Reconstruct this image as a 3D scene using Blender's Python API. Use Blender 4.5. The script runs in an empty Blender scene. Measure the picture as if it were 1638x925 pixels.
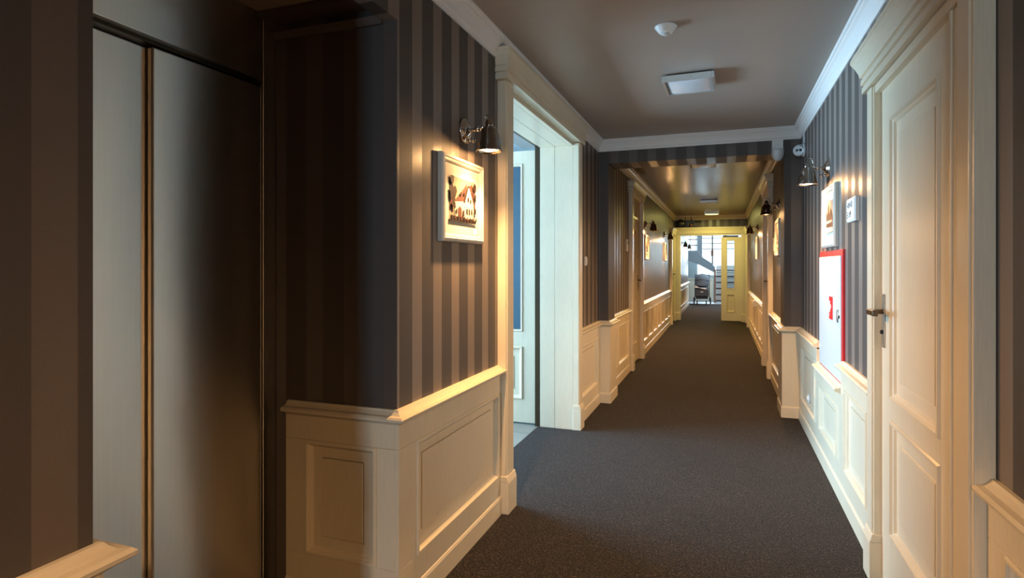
import bpy, bmesh, math, random
from mathutils import Vector, Matrix
random.seed(5)
PI = math.pi
SC = bpy.context.scene
COL = SC.collection

# ------------------------------------------------------------------ camera, world, lights, exposure
F_PX, W_PX, H_PX = 935.0, 1638.0, 925.0
YAW = math.atan(337.0 / 935.0)
cam_d = bpy.data.cameras.new('camera')
cam = bpy.data.objects.new('camera', cam_d); COL.objects.link(cam)
cam.location = (0, 0, 1.36)
cam.rotation_euler = (PI / 2, 0, YAW)
cam_d.sensor_width = 36.0
cam_d.lens = F_PX / W_PX * 36.0
cam_d.shift_y = -(462.5 - 425.0) / W_PX
cam_d.clip_start = 0.05
SC.camera = cam

SC.view_settings.view_transform = 'Standard'
SC.view_settings.look = 'None'
SC.view_settings.gamma = 1.0
SC.view_settings.use_curve_mapping = False
SC.view_settings.exposure = 0.15
cy = SC.cycles
cy.use_denoising = True
cy.max_bounces = 8; cy.diffuse_bounces = 5; cy.glossy_bounces = 4; cy.transmission_bounces = 8
cy.caustics_reflective = False; cy.caustics_refractive = False
cy.sample_clamp_indirect = 4.0

world = bpy.data.worlds.new('daylight'); SC.world = world
world.use_nodes = True
bgn = world.node_tree.nodes['Background']
bgn.inputs['Color'].default_value = (0.78, 0.9, 1.0, 1)
bgn.inputs['Strength'].default_value = 2.2

def area_light(name, loc, rot, sx, sy, power, color, spread=PI):
    d = bpy.data.lights.new(name, 'AREA'); d.shape = 'RECTANGLE'; d.size = sx; d.size_y = sy
    d.energy = power; d.color = color; d.spread = spread
    o = bpy.data.objects.new(name, d); COL.objects.link(o)
    o.location = loc; o.rotation_euler = rot
    return o
# daylight falling through the window of the side room, just outside its pane
area_light('daylight_side_room_window', (-4.75, 3.75, 1.5), (0, -PI / 2, 0), 1.9, 3.0, 800, (0.50, 0.745, 1.0))
# added daylight through an unseen window behind the camera, for the cool corner strip
area_light('daylight_added_rear_window', (-0.60, -3.75, 1.3), (PI / 2, 0, 0), 0.34, 1.9, 85, (0.62, 0.80, 1.0))
# daylight through the stair hall windows
area_light('daylight_stair_window', (-0.3, 25.1, 1.7), (-PI / 2, 0, 0), 2.2, 2.2, 330, (0.72, 0.87, 1.0))
area_light('daylight_stair_skylight', (0.6, 22.9, 3.9), (0, 0, 0), 2.6, 2.2, 160, (0.72, 0.87, 1.0))
WARM = (1.0, 0.54, 0.21)
SCONCE_W = 5.5
SCONCE_BEAM_W = 130.0
CORRIDOR_LAMP_W = 22.0

# ------------------------------------------------------------------ mesh helpers
class MB:
    def __init__(s): s.v = []; s.f = []; s.m = []; s.cur = 0
    def add(s, vs, fs):
        n = len(s.v); s.v += [tuple(p) for p in vs]
        s.f += [tuple(i + n for i in q) for q in fs]; s.m += [s.cur] * len(fs)
    def box(s, x0, x1, y0, y1, z0, z1):
        x0, x1 = sorted((x0, x1)); y0, y1 = sorted((y0, y1)); z0, z1 = sorted((z0, z1))
        s.add([(x0, y0, z0), (x1, y0, z0), (x1, y1, z0), (x0, y1, z0), (x0, y0, z1), (x1, y0, z1), (x1, y1, z1), (x0, y1, z1)],
              [(0, 3, 2, 1), (4, 5, 6, 7), (0, 1, 5, 4), (1, 2, 6, 5), (2, 3, 7, 6), (3, 0, 4, 7)])
        return s
    def fbox(s, F, u0, u1, d0, d1, z0, z1):
        a = F(u0, d0, z0); b = F(u1, d1, z1)
        return s.box(a[0], b[0], a[1], b[1], a[2], b[2])
    def tube(s, pts, r, n=10, caps=True):
        pts = [Vector(p) for p in pts]
        rs = r if isinstance(r, (list, tuple)) else [r] * len(pts)
        rings = []
        prev = None
        for i, p in enumerate(pts):
            t = (pts[min(i + 1, len(pts) - 1)] - pts[max(i - 1, 0)]).normalized()
            if prev is None:
                a = t.orthogonal().normalized()
            else:
                a = (prev - t * prev.dot(t)).normalized()
            prev = a; b = t.cross(a)
            rings.append([p + (a * math.cos(2 * PI * k / n) + b * math.sin(2 * PI * k / n)) * rs[i] for k in range(n)])
        vs = [v for R in rings for v in R]; fs = []
        for i in range(len(rings) - 1):
            for k in range(n):
                fs.append((i * n + k, i * n + (k + 1) % n, (i + 1) * n + (k + 1) % n, (i + 1) * n + k))
        if caps:
            fs.append(tuple(range(n - 1, -1, -1))); fs.append(tuple((len(rings) - 1) * n + k for k in range(n)))
        s.add(vs, fs); return s
    def lathe(s, prof, M=None, n=28, cap0=False, cap1=False):
        """prof: (radius, height) about local z; M: matrix."""
        M = M or Matrix()
        vs = []; fs = []
        for r, h in prof:
            for k in range(n):
                vs.append(M @ Vector((r * math.cos(2 * PI * k / n), r * math.sin(2 * PI * k / n), h)))
        for i in range(len(prof) - 1):
            for k in range(n):
                fs.append((i * n + k, i * n + (k + 1) % n, (i + 1) * n + (k + 1) % n, (i + 1) * n + k))
        if cap0: fs.append(tuple(range(n - 1, -1, -1)))
        if cap1: fs.append(tuple((len(prof) - 1) * n + k for k in range(n)))
        s.add(vs, fs); return s
    def prism(s, poly, fn, d0, d1):
        """poly of (a,b); fn(a,b,d)->xyz"""
        n = len(poly)
        vs = [fn(a, b, d0) for a, b in poly] + [fn(a, b, d1) for a, b in poly]
        fs = [tuple(range(n - 1, -1, -1)), tuple(range(n, 2 * n))]
        for k in range(n): fs.append((k, (k + 1) % n, n + (k + 1) % n, n + k))
        s.add(vs, fs); return s
    def rings(s, F, u0, u1, z0, z1, prof, cap=True):
        """concentric rectangles: prof = [(inset, depth), ...]"""
        vs = []; fs = []
        for i, d in prof:
            vs += [F(u0 + i, d, z0 + i), F(u1 - i, d, z0 + i), F(u1 - i, d, z1 - i), F(u0 + i, d, z1 - i)]
        for k in range(len(prof) - 1):
            for j in range(4):
                fs.append((4 * k + j, 4 * k + (j + 1) % 4, 4 * k + 4 + (j + 1) % 4, 4 * k + 4 + j))
        if cap:
            b = 4 * (len(prof) - 1); fs.append((b, b + 1, b + 2, b + 3))
        s.add(vs, fs); return s
    def sweep(s, prof, path, caps=True):
        """prof: (offset to the right of travel, z) swept along a 2-d polyline with mitred corners"""
        P = [Vector(p) for p in path]; n = len(prof)
        def rn(a, b):
            d = (b - a).normalized(); return Vector((d.y, -d.x))
        vs = []
        for i, p in enumerate(P):
            if i == 0: m = rn(P[0], P[1])
            elif i == len(P) - 1: m = rn(P[-2], P[-1])
            else:
                a = rn(P[i - 1], p); b = rn(p, P[i + 1]); m = (a + b) / (1 + a.dot(b))
            for o, z in prof: vs.append((p.x + m.x * o, p.y + m.y * o, z))
        fs = []
        for i in range(len(P) - 1):
            for k in range(n - 1):
                fs.append((i * n + k, i * n + k + 1, (i + 1) * n + k + 1, (i + 1) * n + k))
        if caps:
            fs.append(tuple(range(n))); fs.append(tuple((len(P) - 1) * n + k for k in range(n - 1, -1, -1)))
        s.add(vs, fs); return s
    def build(s, name, mat, parent=None, bevel=0.0, smooth=False, uv=None, solid=0.0, subsurf=0, normals=True):
        me = bpy.data.meshes.new(name)
        o0 = Vector((0, 0, 0))
        me.from_pydata(s.v, [], s.f)
        mats = mat if isinstance(mat, (list, tuple)) else [mat]
        for m in mats: me.materials.append(m)
        for p, mi in zip(me.polygons, s.m): p.material_index = mi
        if normals:
            bm = bmesh.new(); bm.from_mesh(me); bmesh.ops.recalc_face_normals(bm, faces=bm.faces); bm.to_mesh(me); bm.free()
        if uv:
            L = me.uv_layers.new(name='UVMap')
            for lp in me.loops:
                c = me.vertices[lp.vertex_index].co; L.data[lp.index].uv = uv(c)
        if smooth:
            for p in me.polygons: p.use_smooth = True
        me.update()
        o = bpy.data.objects.new(name, me); COL.objects.link(o)
        if parent is not None: o.parent = parent
        if solid:
            m = o.modifiers.new('solid', 'SOLIDIFY'); m.thickness = solid; m.offset = 0
        if bevel:
            m = o.modifiers.new('bevel', 'BEVEL'); m.width = bevel; m.segments = 2; m.limit_method = 'ANGLE'; m.angle_limit = math.radians(40)
            m.harden_normals = False
        if subsurf:
            m = o.modifiers.new('sub', 'SUBSURF'); m.levels = subsurf; m.render_levels = subsurf
        return o

def FL(X): return lambda u, d, z: (X + d, u, z)      # wall face looking +x
def FR(X): return lambda u, d, z: (X - d, u, z)      # wall face looking -x
def FN(Y): return lambda u, d, z: (u, Y - d, z)      # wall face looking -y (at the camera)
def FS(Y): return lambda u, d, z: (u, Y + d, z)      # wall face looking +y

def empty(name, loc=(0, 0, 0), rz=0.0):
    o = bpy.data.objects.new(name, None); COL.objects.link(o)
    o.location = loc; o.rotation_euler = (0, 0, rz); o.empty_display_size = 0.1
    return o
def thing(name, label, cat, loc=(0, 0, 0), rz=0.0, group=None):
    o = empty(name, loc, rz); o['label'] = label; o['category'] = cat
    if group: o['group'] = group
    return o
def structure(o, label=None):
    o['kind'] = 'structure'
    if label: o['label'] = label
    return o
def copy_tree(o, parent=None):
    c = o.copy(); COL.objects.link(c)
    if parent is not None: c.parent = parent
    for ch in list(o.children): copy_tree(ch, c)
    return c
def dup(root, loc, rz, label):
    c = copy_tree(root); c.location = loc; c.rotation_euler = (0, 0, rz); c['label'] = label
    return c

# ------------------------------------------------------------------ materials
def new_mat(name):
    m = bpy.data.materials.new(name); m.use_nodes = True
    nt = m.node_tree; b = nt.nodes['Principled BSDF']
    return m, nt, b
def N(nt, t, **k):
    n = nt.nodes.new(t)
    for a, v in k.items(): setattr(n, a, v)
    return n
def simple(name, col, rough=0.5, metal=0.0, spec=0.5, noise=0.0, nscale=60, bump=0.0):
    m, nt, b = new_mat(name)
    b.inputs['Base Color'].default_value = (*col, 1); b.inputs['Roughness'].default_value = rough
    b.inputs['Metallic'].default_value = metal; b.inputs['Specular IOR Level'].default_value = spec
    if noise or bump:
        tc = N(nt, 'ShaderNodeTexCoord'); ns = N(nt, 'ShaderNodeTexNoise')
        ns.inputs['Scale'].default_value = nscale; ns.inputs['Detail'].default_value = 3
        nt.links.new(tc.outputs['Object'], ns.inputs['Vector'])
        if noise:
            mx = N(nt, 'ShaderNodeMix', data_type='RGBA')
            mx.inputs[6].default_value = (*[c * (1 - noise) for c in col], 1)
            mx.inputs[7].default_value = (*[min(1, c * (1 + noise)) for c in col], 1)
            nt.links.new(ns.outputs['Fac'], mx.inputs[0]); nt.links.new(mx.outputs[2], b.inputs['Base Color'])
        if bump:
            bp = N(nt, 'ShaderNodeBump'); bp.inputs['Strength'].default_value = bump; bp.inputs['Distance'].default_value = 0.002
            nt.links.new(ns.outputs['Fac'], bp.inputs['Height']); nt.links.new(bp.outputs['Normal'], b.inputs['Normal'])
    return m
def painted_wood(name, col, vertical=True, rough=0.30, amt=0.08):
    """painted oak: the grain shows faintly through the paint"""
    m, nt, b = new_mat(name)
    tc = N(nt, 'ShaderNodeTexCoord'); mp = N(nt, 'ShaderNodeMapping')
    mp.inputs['Scale'].default_value = (1, 1, 0.045) if vertical else (0.06, 0.06, 1)
    ns = N(nt, 'ShaderNodeTexNoise'); ns.inputs['Scale'].default_value = 240; ns.inputs['Detail'].default_value = 4; ns.inputs['Roughness'].default_value = 0.6
    nt.links.new(tc.outputs['Object'], mp.inputs['Vector']); nt.links.new(mp.outputs['Vector'], ns.inputs['Vector'])
    big = N(nt, 'ShaderNodeTexNoise'); big.inputs['Scale'].default_value = 3.0; big.inputs['Detail'].default_value = 2
    nt.links.new(tc.outputs['Object'], big.inputs['Vector'])
    ad = N(nt, 'ShaderNodeMath', operation='ADD'); ad.inputs[1].default_value = -0.25
    ml = N(nt, 'ShaderNodeMath', operation='MULTIPLY'); ml.inputs[1].default_value = 0.5
    nt.links.new(big.outputs['Fac'], ml.inputs[0]); nt.links.new(ml.outputs[0], ad.inputs[0])
    ad2 = N(nt, 'ShaderNodeMath', operation='ADD')
    nt.links.new(ad.outputs[0], ad2.inputs[0]); nt.links.new(ns.outputs['Fac'], ad2.inputs[1])
    mx = N(nt, 'ShaderNodeMix', data_type='RGBA')
    mx.inputs[6].default_value = (*[c * (1 - 2.2 * amt) for c in col], 1)
    mx.inputs[7].default_value = (*[min(1, c * (1 + amt)) for c in col], 1)
    nt.links.new(ad2.outputs[0], mx.inputs[0]); nt.links.new(mx.outputs[2], b.inputs['Base Color'])
    b.inputs['Roughness'].default_value = rough
    bp = N(nt, 'ShaderNodeBump'); bp.inputs['Strength'].default_value = 0.12; bp.inputs['Distance'].default_value = 0.001
    nt.links.new(ns.outputs['Fac'], bp.inputs['Height']); nt.links.new(bp.outputs['Normal'], b.inputs['Normal'])
    return m
def wallpaper(name, axis, start, dark=(0.060, 0.049, 0.044), light=(0.190, 0.155, 0.134), period=0.18, duty=0.1 / 0.18):
    """two-tone striped paper: a dark matte stripe from START, then a satin lighter one"""
    m, nt, b = new_mat(name)
    tc = N(nt, 'ShaderNodeTexCoord'); sp = N(nt, 'ShaderNodeSeparateXYZ')
    nt.links.new(tc.outputs['Object'], sp.inputs[0])
    a = N(nt, 'ShaderNodeMath', operation='SUBTRACT'); a.inputs[1].default_value = start
    nt.links.new(sp.outputs[axis], a.inputs[0])
    d = N(nt, 'ShaderNodeMath', operation='DIVIDE'); d.inputs[1].default_value = period
    nt.links.new(a.outputs[0], d.inputs[0])
    fr = N(nt, 'ShaderNodeMath', operation='FLOORED_MODULO'); fr.inputs[1].default_value = 1.0
    nt.links.new(d.outputs[0], fr.inputs[0])
    gt = N(nt, 'ShaderNodeMath', operation='GREATER_THAN'); gt.inputs[1].default_value = duty
    nt.links.new(fr.outputs[0], gt.inputs[0])
    ns = N(nt, 'ShaderNodeTexNoise'); ns.inputs['Scale'].default_value = 420; ns.inputs['Detail'].default_value = 3
    nt.links.new(tc.outputs['Object'], ns.inputs['Vector'])
    mx = N(nt, 'ShaderNodeMix', data_type='RGBA'); mx.inputs[6].default_value = (*dark, 1); mx.inputs[7].default_value = (*light, 1)
    nt.links.new(gt.outputs[0], mx.inputs[0])
    mm = N(nt, 'ShaderNodeMix', data_type='RGBA', blend_type='MULTIPLY'); mm.inputs[0].default_value = 1.0
    rr = N(nt, 'ShaderNodeMapRange'); rr.inputs[3].default_value = 0.82; rr.inputs[4].default_value = 1.18
    nt.links.new(ns.outputs['Fac'], rr.inputs[0])
    nt.links.new(mx.outputs[2], mm.inputs[6]); nt.links.new(rr.outputs[0], mm.inputs[7])
    nt.links.new(mm.outputs[2], b.inputs['Base Color'])
    rg = N(nt, 'ShaderNodeMapRange'); rg.inputs[3].default_value = 0.56; rg.inputs[4].default_value = 0.36
    nt.links.new(gt.outputs[0], rg.inputs[0]); nt.links.new(rg.outputs[0], b.inputs['Roughness'])
    bp = N(nt, 'ShaderNodeBump'); bp.inputs['Strength'].default_value = 0.25; bp.inputs['Distance'].default_value = 0.0012
    nt.links.new(ns.outputs['Fac'], bp.inputs['Height']); nt.links.new(bp.outputs['Normal'], b.inputs['Normal'])
    return m
def carpet_mat():
    m, nt, b = new_mat('carpet')
    tc = N(nt, 'ShaderNodeTexCoord')
    n1 = N(nt, 'ShaderNodeTexNoise'); n1.inputs['Scale'].default_value = 120; n1.inputs['Detail'].default_value = 4
    n2 = N(nt, 'ShaderNodeTexVoronoi'); n2.inputs['Scale'].default_value = 190
    n3 = N(nt, 'ShaderNodeTexNoise'); n3.inputs['Scale'].default_value = 1.3; n3.inputs['Detail'].default_value = 3
    for n in (n1, n2, n3): nt.links.new(tc.outputs['Object'], n.inputs['Vector'])
    cr = N(nt, 'ShaderNodeValToRGB')
    cr.color_ramp.elements[0].position = 0.43; cr.color_ramp.elements[0].color = (0.003, 0.0022, 0.0018, 1)
    cr.color_ramp.elements[1].position = 0.60; cr.color_ramp.elements[1].color = (0.038, 0.029, 0.0245, 1)
    nt.links.new(n1.outputs['Fac'], cr.inputs['Fac'])
    mm = N(nt, 'ShaderNodeMix', data_type='RGBA', blend_type='MULTIPLY'); mm.inputs[0].default_value = 1
    rr = N(nt, 'ShaderNodeMapRange'); rr.inputs[1].default_value = 0.3; rr.inputs[2].default_value = 0.7; rr.inputs[3].default_value = 0.85; rr.inputs[4].default_value = 1.15
    nt.links.new(n3.outputs['Fac'], rr.inputs[0]); nt.links.new(cr.outputs[0], mm.inputs[6]); nt.links.new(rr.outputs[0], mm.inputs[7])
    m2 = N(nt, 'ShaderNodeMix', data_type='RGBA', blend_type='MULTIPLY'); m2.inputs[0].default_value = 1
    sv = N(nt, 'ShaderNodeSeparateColor'); nt.links.new(n2.outputs['Color'], sv.inputs[0])
    pw_ = N(nt, 'ShaderNodeMath', operation='POWER'); pw_.inputs[1].default_value = 2.5; nt.links.new(sv.outputs[0], pw_.inputs[0])
    r2 = N(nt, 'ShaderNodeMapRange'); r2.inputs[3].default_value = 0.45; r2.inputs[4].default_value = 2.3
    nt.links.new(pw_.outputs[0], r2.inputs[0]); nt.links.new(mm.outputs[2], m2.inputs[6]); nt.links.new(r2.outputs[0], m2.inputs[7])
    nt.links.new(m2.outputs[2], b.inputs['Base Color'])
    b.inputs['Roughness'].default_value = 0.95; b.inputs['Specular IOR Level'].default_value = 0.15
    b.inputs['Sheen Weight'].default_value = 0.05; b.inputs['Sheen Roughness'].default_value = 0.6
    bp = N(nt, 'ShaderNodeBump'); bp.inputs['Strength'].default_value = 0.9; bp.inputs['Distance'].default_value = 0.004
    ad = N(nt, 'ShaderNodeMath', operation='ADD')
    nt.links.new(n1.outputs['Fac'], ad.inputs[0]); nt.links.new(n2.outputs['Distance'], ad.inputs[1])
    nt.links.new(ad.outputs[0], bp.inputs['Height']); nt.links.new(bp.outputs['Normal'], b.inputs['Normal'])
    return m
def brushed_steel():
    m, nt, b = new_mat('brushed_steel')
    tc = N(nt, 'ShaderNodeTexCoord'); mp = N(nt, 'ShaderNodeMapping'); mp.inputs['Scale'].default_value = (1, 1, 0.004)
    ns = N(nt, 'ShaderNodeTexNoise'); ns.inputs['Scale'].default_value = 900; ns.inputs['Detail'].default_value = 2
    nt.links.new(tc.outputs['Object'], mp.inputs['Vector']); nt.links.new(mp.outputs['Vector'], ns.inputs['Vector'])
    mx = N(nt, 'ShaderNodeMix', data_type='RGBA'); mx.inputs[6].default_value = (0.66, 0.62, 0.57, 1); mx.inputs[7].default_value = (0.82, 0.78, 0.72, 1)
    nt.links.new(ns.outputs['Fac'], mx.inputs[0]); nt.links.new(mx.outputs[2], b.inputs['Base Color'])
    b.inputs['Metallic'].default_value = 1.0; b.inputs['Roughness'].default_value = 0.36
    b.inputs['Anisotropic'].default_value = 1.0
    b.inputs['Anisotropic Rotation'].default_value = 0.25
    tg = N(nt, 'ShaderNodeTangent', direction_type='UV_MAP'); tg.uv_map = 'UVMap'
    nt.links.new(tg.outputs[0], b.inputs['Tangent'])
    return m
def emit(name, col, strength):
    m, nt, b = new_mat(name)
    b.inputs['Base Color'].default_value = (*col, 1)
    b.inputs['Emission Color'].default_value = (*col, 1); b.inputs['Emission Strength'].default_value = strength
    return m
def glass(name, col=(0.9, 0.95, 0.95), rough=0.02):
    m = bpy.data.materials.new(name); m.use_nodes = True; nt = m.node_tree
    for n in list(nt.nodes): nt.nodes.remove(n)
    out = N(nt, 'ShaderNodeOutputMaterial'); t = N(nt, 'ShaderNodeBsdfTransparent'); g = N(nt, 'ShaderNodeBsdfGlossy')
    t.inputs[0].default_value = (*col, 1); g.inputs['Roughness'].default_value = rough
    fr = N(nt, 'ShaderNodeFresnel'); fr.inputs[0].default_value = 1.5
    mx = N(nt, 'ShaderNodeMixShader')
    nt.links.new(fr.outputs[0], mx.inputs[0]); nt.links.new(t.outputs[0], mx.inputs[1]); nt.links.new(g.outputs[0], mx.inputs[2])
    nt.links.new(mx.outputs[0], out.inputs[0])
    return m
def tile_mat(name, c1, c2, size, grout):
    m, nt, b = new_mat(name)
    tc = N(nt, 'ShaderNodeTexCoord'); br = N(nt, 'ShaderNodeTexBrick'); br.offset = 0.0
    br.inputs['Scale'].default_value = 1.0; br.inputs['Brick Width'].default_value = size; br.inputs['Row Height'].default_value = size
    br.inputs['Mortar Size'].default_value = 0.004
    br.inputs['Color1'].default_value = (*c1, 1); br.inputs['Color2'].default_value = (*c2, 1); br.inputs['Mortar'].default_value = (*grout, 1)
    ns = N(nt, 'ShaderNodeTexNoise'); ns.inputs['Scale'].default_value = 9; ns.inputs['Detail'].default_value = 5
    nt.links.new(tc.outputs['Object'], br.inputs['Vector']); nt.links.new(tc.outputs['Object'], ns.inputs['Vector'])
    mm = N(nt, 'ShaderNodeMix', data_type='RGBA', blend_type='MULTIPLY'); mm.inputs[0].default_value = 1
    rr = N(nt, 'ShaderNodeMapRange'); rr.inputs[3].default_value = 0.7; rr.inputs[4].default_value = 1.3
    nt.links.new(ns.outputs['Fac'], rr.inputs[0]); nt.links.new(br.outputs['Color'], mm.inputs[6]); nt.links.new(rr.outputs[0], mm.inputs[7])
    nt.links.new(mm.outputs[2], b.inputs['Base Color']); b.inputs['Roughness'].default_value = 0.35
    return m

M = {}
M['wood'] = painted_wood('cream_painted_oak', (0.72, 0.635, 0.485))
M['woodh'] = painted_wood('cream_painted_oak_moulding', (0.72, 0.635, 0.485), vertical=False)
M['crown'] = painted_wood('white_painted_moulding', (0.80, 0.78, 0.76), vertical=False, amt=0.02)
M['crown2'] = painted_wood('beige_painted_moulding', (0.62, 0.50, 0.38), vertical=False, amt=0.03)
M['ceil'] = simple('taupe_ceiling_paint', (0.36, 0.305, 0.262), 0.42, noise=0.05, nscale=3)
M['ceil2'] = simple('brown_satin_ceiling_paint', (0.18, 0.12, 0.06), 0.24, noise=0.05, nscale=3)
M['wpL'] = wallpaper('striped_wallpaper_left', 1, 2.139)
M['wpNearDimmed'] = wallpaper('striped_wallpaper_near_dimmed', 1, 0.593, light=(0.125, 0.100, 0.085), dark=(0.066, 0.054, 0.047))  # same paper; the foreground's duller light is put into the stripe colours
M['wpR'] = wallpaper('striped_wallpaper_right', 1, 0.02)
M['wpXShaded'] = wallpaper('striped_wallpaper_cross_shaded', 0, -1.324, light=(0.085, 0.067, 0.058))  # same paper darkened: shade on the cross walls is put into the colour
M['carpet'] = carpet_mat()
M['steel'] = brushed_steel()
M['darkmetal'] = simple('dark_bronze_metal', (0.10, 0.075, 0.05), 0.35, 1.0)
M['chrome'] = simple('polished_chrome', (0.65, 0.60, 0.55), 0.10, 1.0)
M['chrome_dark'] = simple('smoked_chrome', (0.36, 0.31, 0.27), 0.12, 1.0)
M['brass'] = simple('aged_brass', (0.12, 0.085, 0.055), 0.3, 1.0)
M['white'] = simple('white_plastic', (0.78, 0.78, 0.77), 0.4)
M['offwhite'] = simple('grey_white_plastic', (0.55, 0.57, 0.58), 0.4)
M['black'] = simple('black_plastic', (0.012, 0.012, 0.013), 0.35)
M['bulb'] = emit('warm_lamp_glow', (1.0, 0.70, 0.36), 20)
M['lampon'] = emit('yellow_lamp_glow', (1.0, 0.93, 0.42), 1.6)
M['diffuser'] = simple('opal_glass', (0.70, 0.72, 0.76), 0.25)
M['alu'] = simple('satin_aluminium', (0.62, 0.62, 0.60), 0.32, 0.7)
M['frame'] = simple('silver_white_picture_frame', (0.60, 0.57, 0.50), 0.35, 0.25)
M['mat'] = simple('cream_picture_mount', (0.54, 0.51, 0.43), 0.8)
M['glass'] = glass('window_glass')
M['glassd'] = glass('door_glass', (0.62, 0.72, 0.78), 0.08)
M['red'] = simple('signal_red_paint', (0.62, 0.015, 0.02), 0.35)
M['cab'] = simple('white_enamelled_steel', (0.60, 0.62, 0.64), 0.3)
M['tile'] = tile_mat('grey_stone_tile', (0.18, 0.19, 0.17), (0.22, 0.22, 0.20), 0.45, (0.08, 0.08, 0.08))
M['halltile'] = tile_mat('pale_stone_tile', (0.42, 0.44, 0.46), (0.46, 0.48, 0.5), 0.6, (0.3, 0.3, 0.3))
M['roomwall'] = simple('pale_blue_room_paint', (0.50, 0.60, 0.66), 0.7)
M['hallwall'] = simple('blue_grey_hall_paint', (0.30, 0.36, 0.38), 0.6)
M['stairgrey'] = simple('grey_stair_plaster', (0.26, 0.31, 0.34), 0.6)
M['darkwood'] = simple('dark_stained_tread', (0.06, 0.03, 0.02), 0.35, noise=0.3, nscale=30)
M['redwood'] = simple('reddish_post_wood', (0.34, 0.17, 0.10), 0.4, noise=0.2, nscale=20)
M['sep0'] = simple('photo_sepia_pale', (0.24, 0.18, 0.14), 0.5)
M['sep1'] = simple('photo_sepia_white', (0.36, 0.31, 0.27), 0.5)
M['sep2'] = simple('photo_sepia_dark', (0.014, 0.006, 0.005), 0.5, noise=0.5, nscale=90)
M['sep3'] = simple('photo_sepia_mid', (0.055, 0.022, 0.017), 0.5, noise=0.35, nscale=120)
M['strfab'] = simple('charcoal_stroller_fabric', (0.045, 0.05, 0.058), 0.8, noise=0.2, nscale=80)
M['strgrey'] = simple('slate_stroller_canopy', (0.13, 0.15, 0.18), 0.8, noise=0.15, nscale=80)
M['blanket'] = simple('pale_blanket', (0.66, 0.60, 0.56), 0.9)
M['rubber'] = simple('black_rubber', (0.015, 0.015, 0.016), 0.7)
M['copper'] = simple('copper_metal', (0.75, 0.36, 0.20), 0.25, 1.0)
M['recess'] = simple('dark_brown_recess_moulding', (0.09, 0.07, 0.06), 0.5)
M['hinge'] = simple('nickel_hinge', (0.45, 0.45, 0.43), 0.3, 1.0)

# ------------------------------------------------------------------ key dimensions (metres)
CEIL = 2.60
XL, XR = -1.165, 0.66          # wallpaper faces of the near corridor
XLN, XRN = -1.145, 0.565       # wallpaper faces of the far corridor
YP0, YP1 = 5.77, 6.12          # the pilasters and the header between them
YE = 15.20                     # the end portal
YB = -3.6                      # wall behind the camera
REC0, REC1 = 0.802, 1.942      # elevator recess
DL0, DL1 = 3.12, 4.72          # double doorway on the left
DR0, DR1 = 1.96, 2.89          # door on the right

def wall(name, mat, boxes, label=None):
    b = MB()
    for q in boxes: b.box(*q)
    return structure(b.build(name, mat), label)

# ------------------------------------------------------------------ floor, ceiling, walls
b = MB(); b.box(-1.47, 0.9, YB, 21.9, -0.06, 0.0); b.box(-1.95, -1.47, YB, 2.0, -0.06, 0.0)
structure(b.build('floor', M['carpet']), 'charcoal brown carpet running the length of the corridor')
wall('floor_side_room', M['tile'], [(-4.7, -1.47, 2.0, 7.2, -0.06, 0.0)], 'grey stone tiles of the room through the open doorway')
wall('floor_stair_hall', M['halltile'], [(-3.2, 3.4, 21.9, 24.9, -0.06, 0.0), (-3.2, -1.47, 20.9, 21.9, -0.06, 0), (0.9, 3.4, 20.9, 21.9, -0.06, 0)], 'pale tiled floor of the stair hall')
b = MB(); b.box(-2.0, 0.95, YB, YP0 + 0.1, CEIL, CEIL + 0.1)
structure(b.build('ceiling', M['ceil']), 'taupe painted ceiling over the near corridor')
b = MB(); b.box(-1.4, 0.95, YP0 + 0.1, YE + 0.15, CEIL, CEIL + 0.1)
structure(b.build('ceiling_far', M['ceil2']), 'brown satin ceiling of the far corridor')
wall('ceiling_side_room', M['white'], [(-4.7, -1.45, 2.0, 7.2, 2.75, 2.85)])
wall('ceiling_beyond_portal', M['white'], [(-1.4, 0.95, YE + 0.15, 21.0, CEIL, CEIL + 0.1)])

# near left pier, the recess and the far pier
wall('wall_left', M['wpNearDimmed'], [(-1.95, XL, YB, REC0, 0, CEIL)], 'striped wallpaper wall in the left foreground, low light painted into its colour')
b = MB()
b.cur = 0; b.box(-1.42, XL, REC1 + 0.004, DL0 - 0.03, 0, CEIL); b.box(-1.42, XL, DL1 + 0.03, YP0 + 0.02, 0, CEIL)
b.box(-1.42, XL, DL0 - 0.03, DL1 + 0.03, 2.40, CEIL)
b.box(-1.225, XL, REC0, REC1 + 0.004, 2.296, CEIL)      # lintel over the recess
structure(b.build('wall_left_corridor', M['wpL']), 'brown striped wallpaper wall on the left, around the doorway')
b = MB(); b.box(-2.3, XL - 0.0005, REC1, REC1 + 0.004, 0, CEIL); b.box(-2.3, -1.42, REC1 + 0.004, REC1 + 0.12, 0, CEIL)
structure(b.build('wall_recess', M['wpXShaded']), 'striped wallpaper wall beside the elevator, shade painted into its colour')
wall('ceiling_recess', M['ceil'], [(-1.80, -1.225, REC0, REC1, 2.372, 2.47)])
b = MB()
b.sweep([(0, 2.285), (0.012, 2.285), (0.03, 2.312), (0, 2.312)], [(-1.74, REC1), (-1.225, REC1)])
b.sweep([(0, 2.350), (0.10, 2.350), (0.10, 2.372), (0, 2.372)], [(-1.74, REC1), (-1.225, REC1)])
structure(b.build('trim_recess', M['recess'], bevel=0.002))

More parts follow.
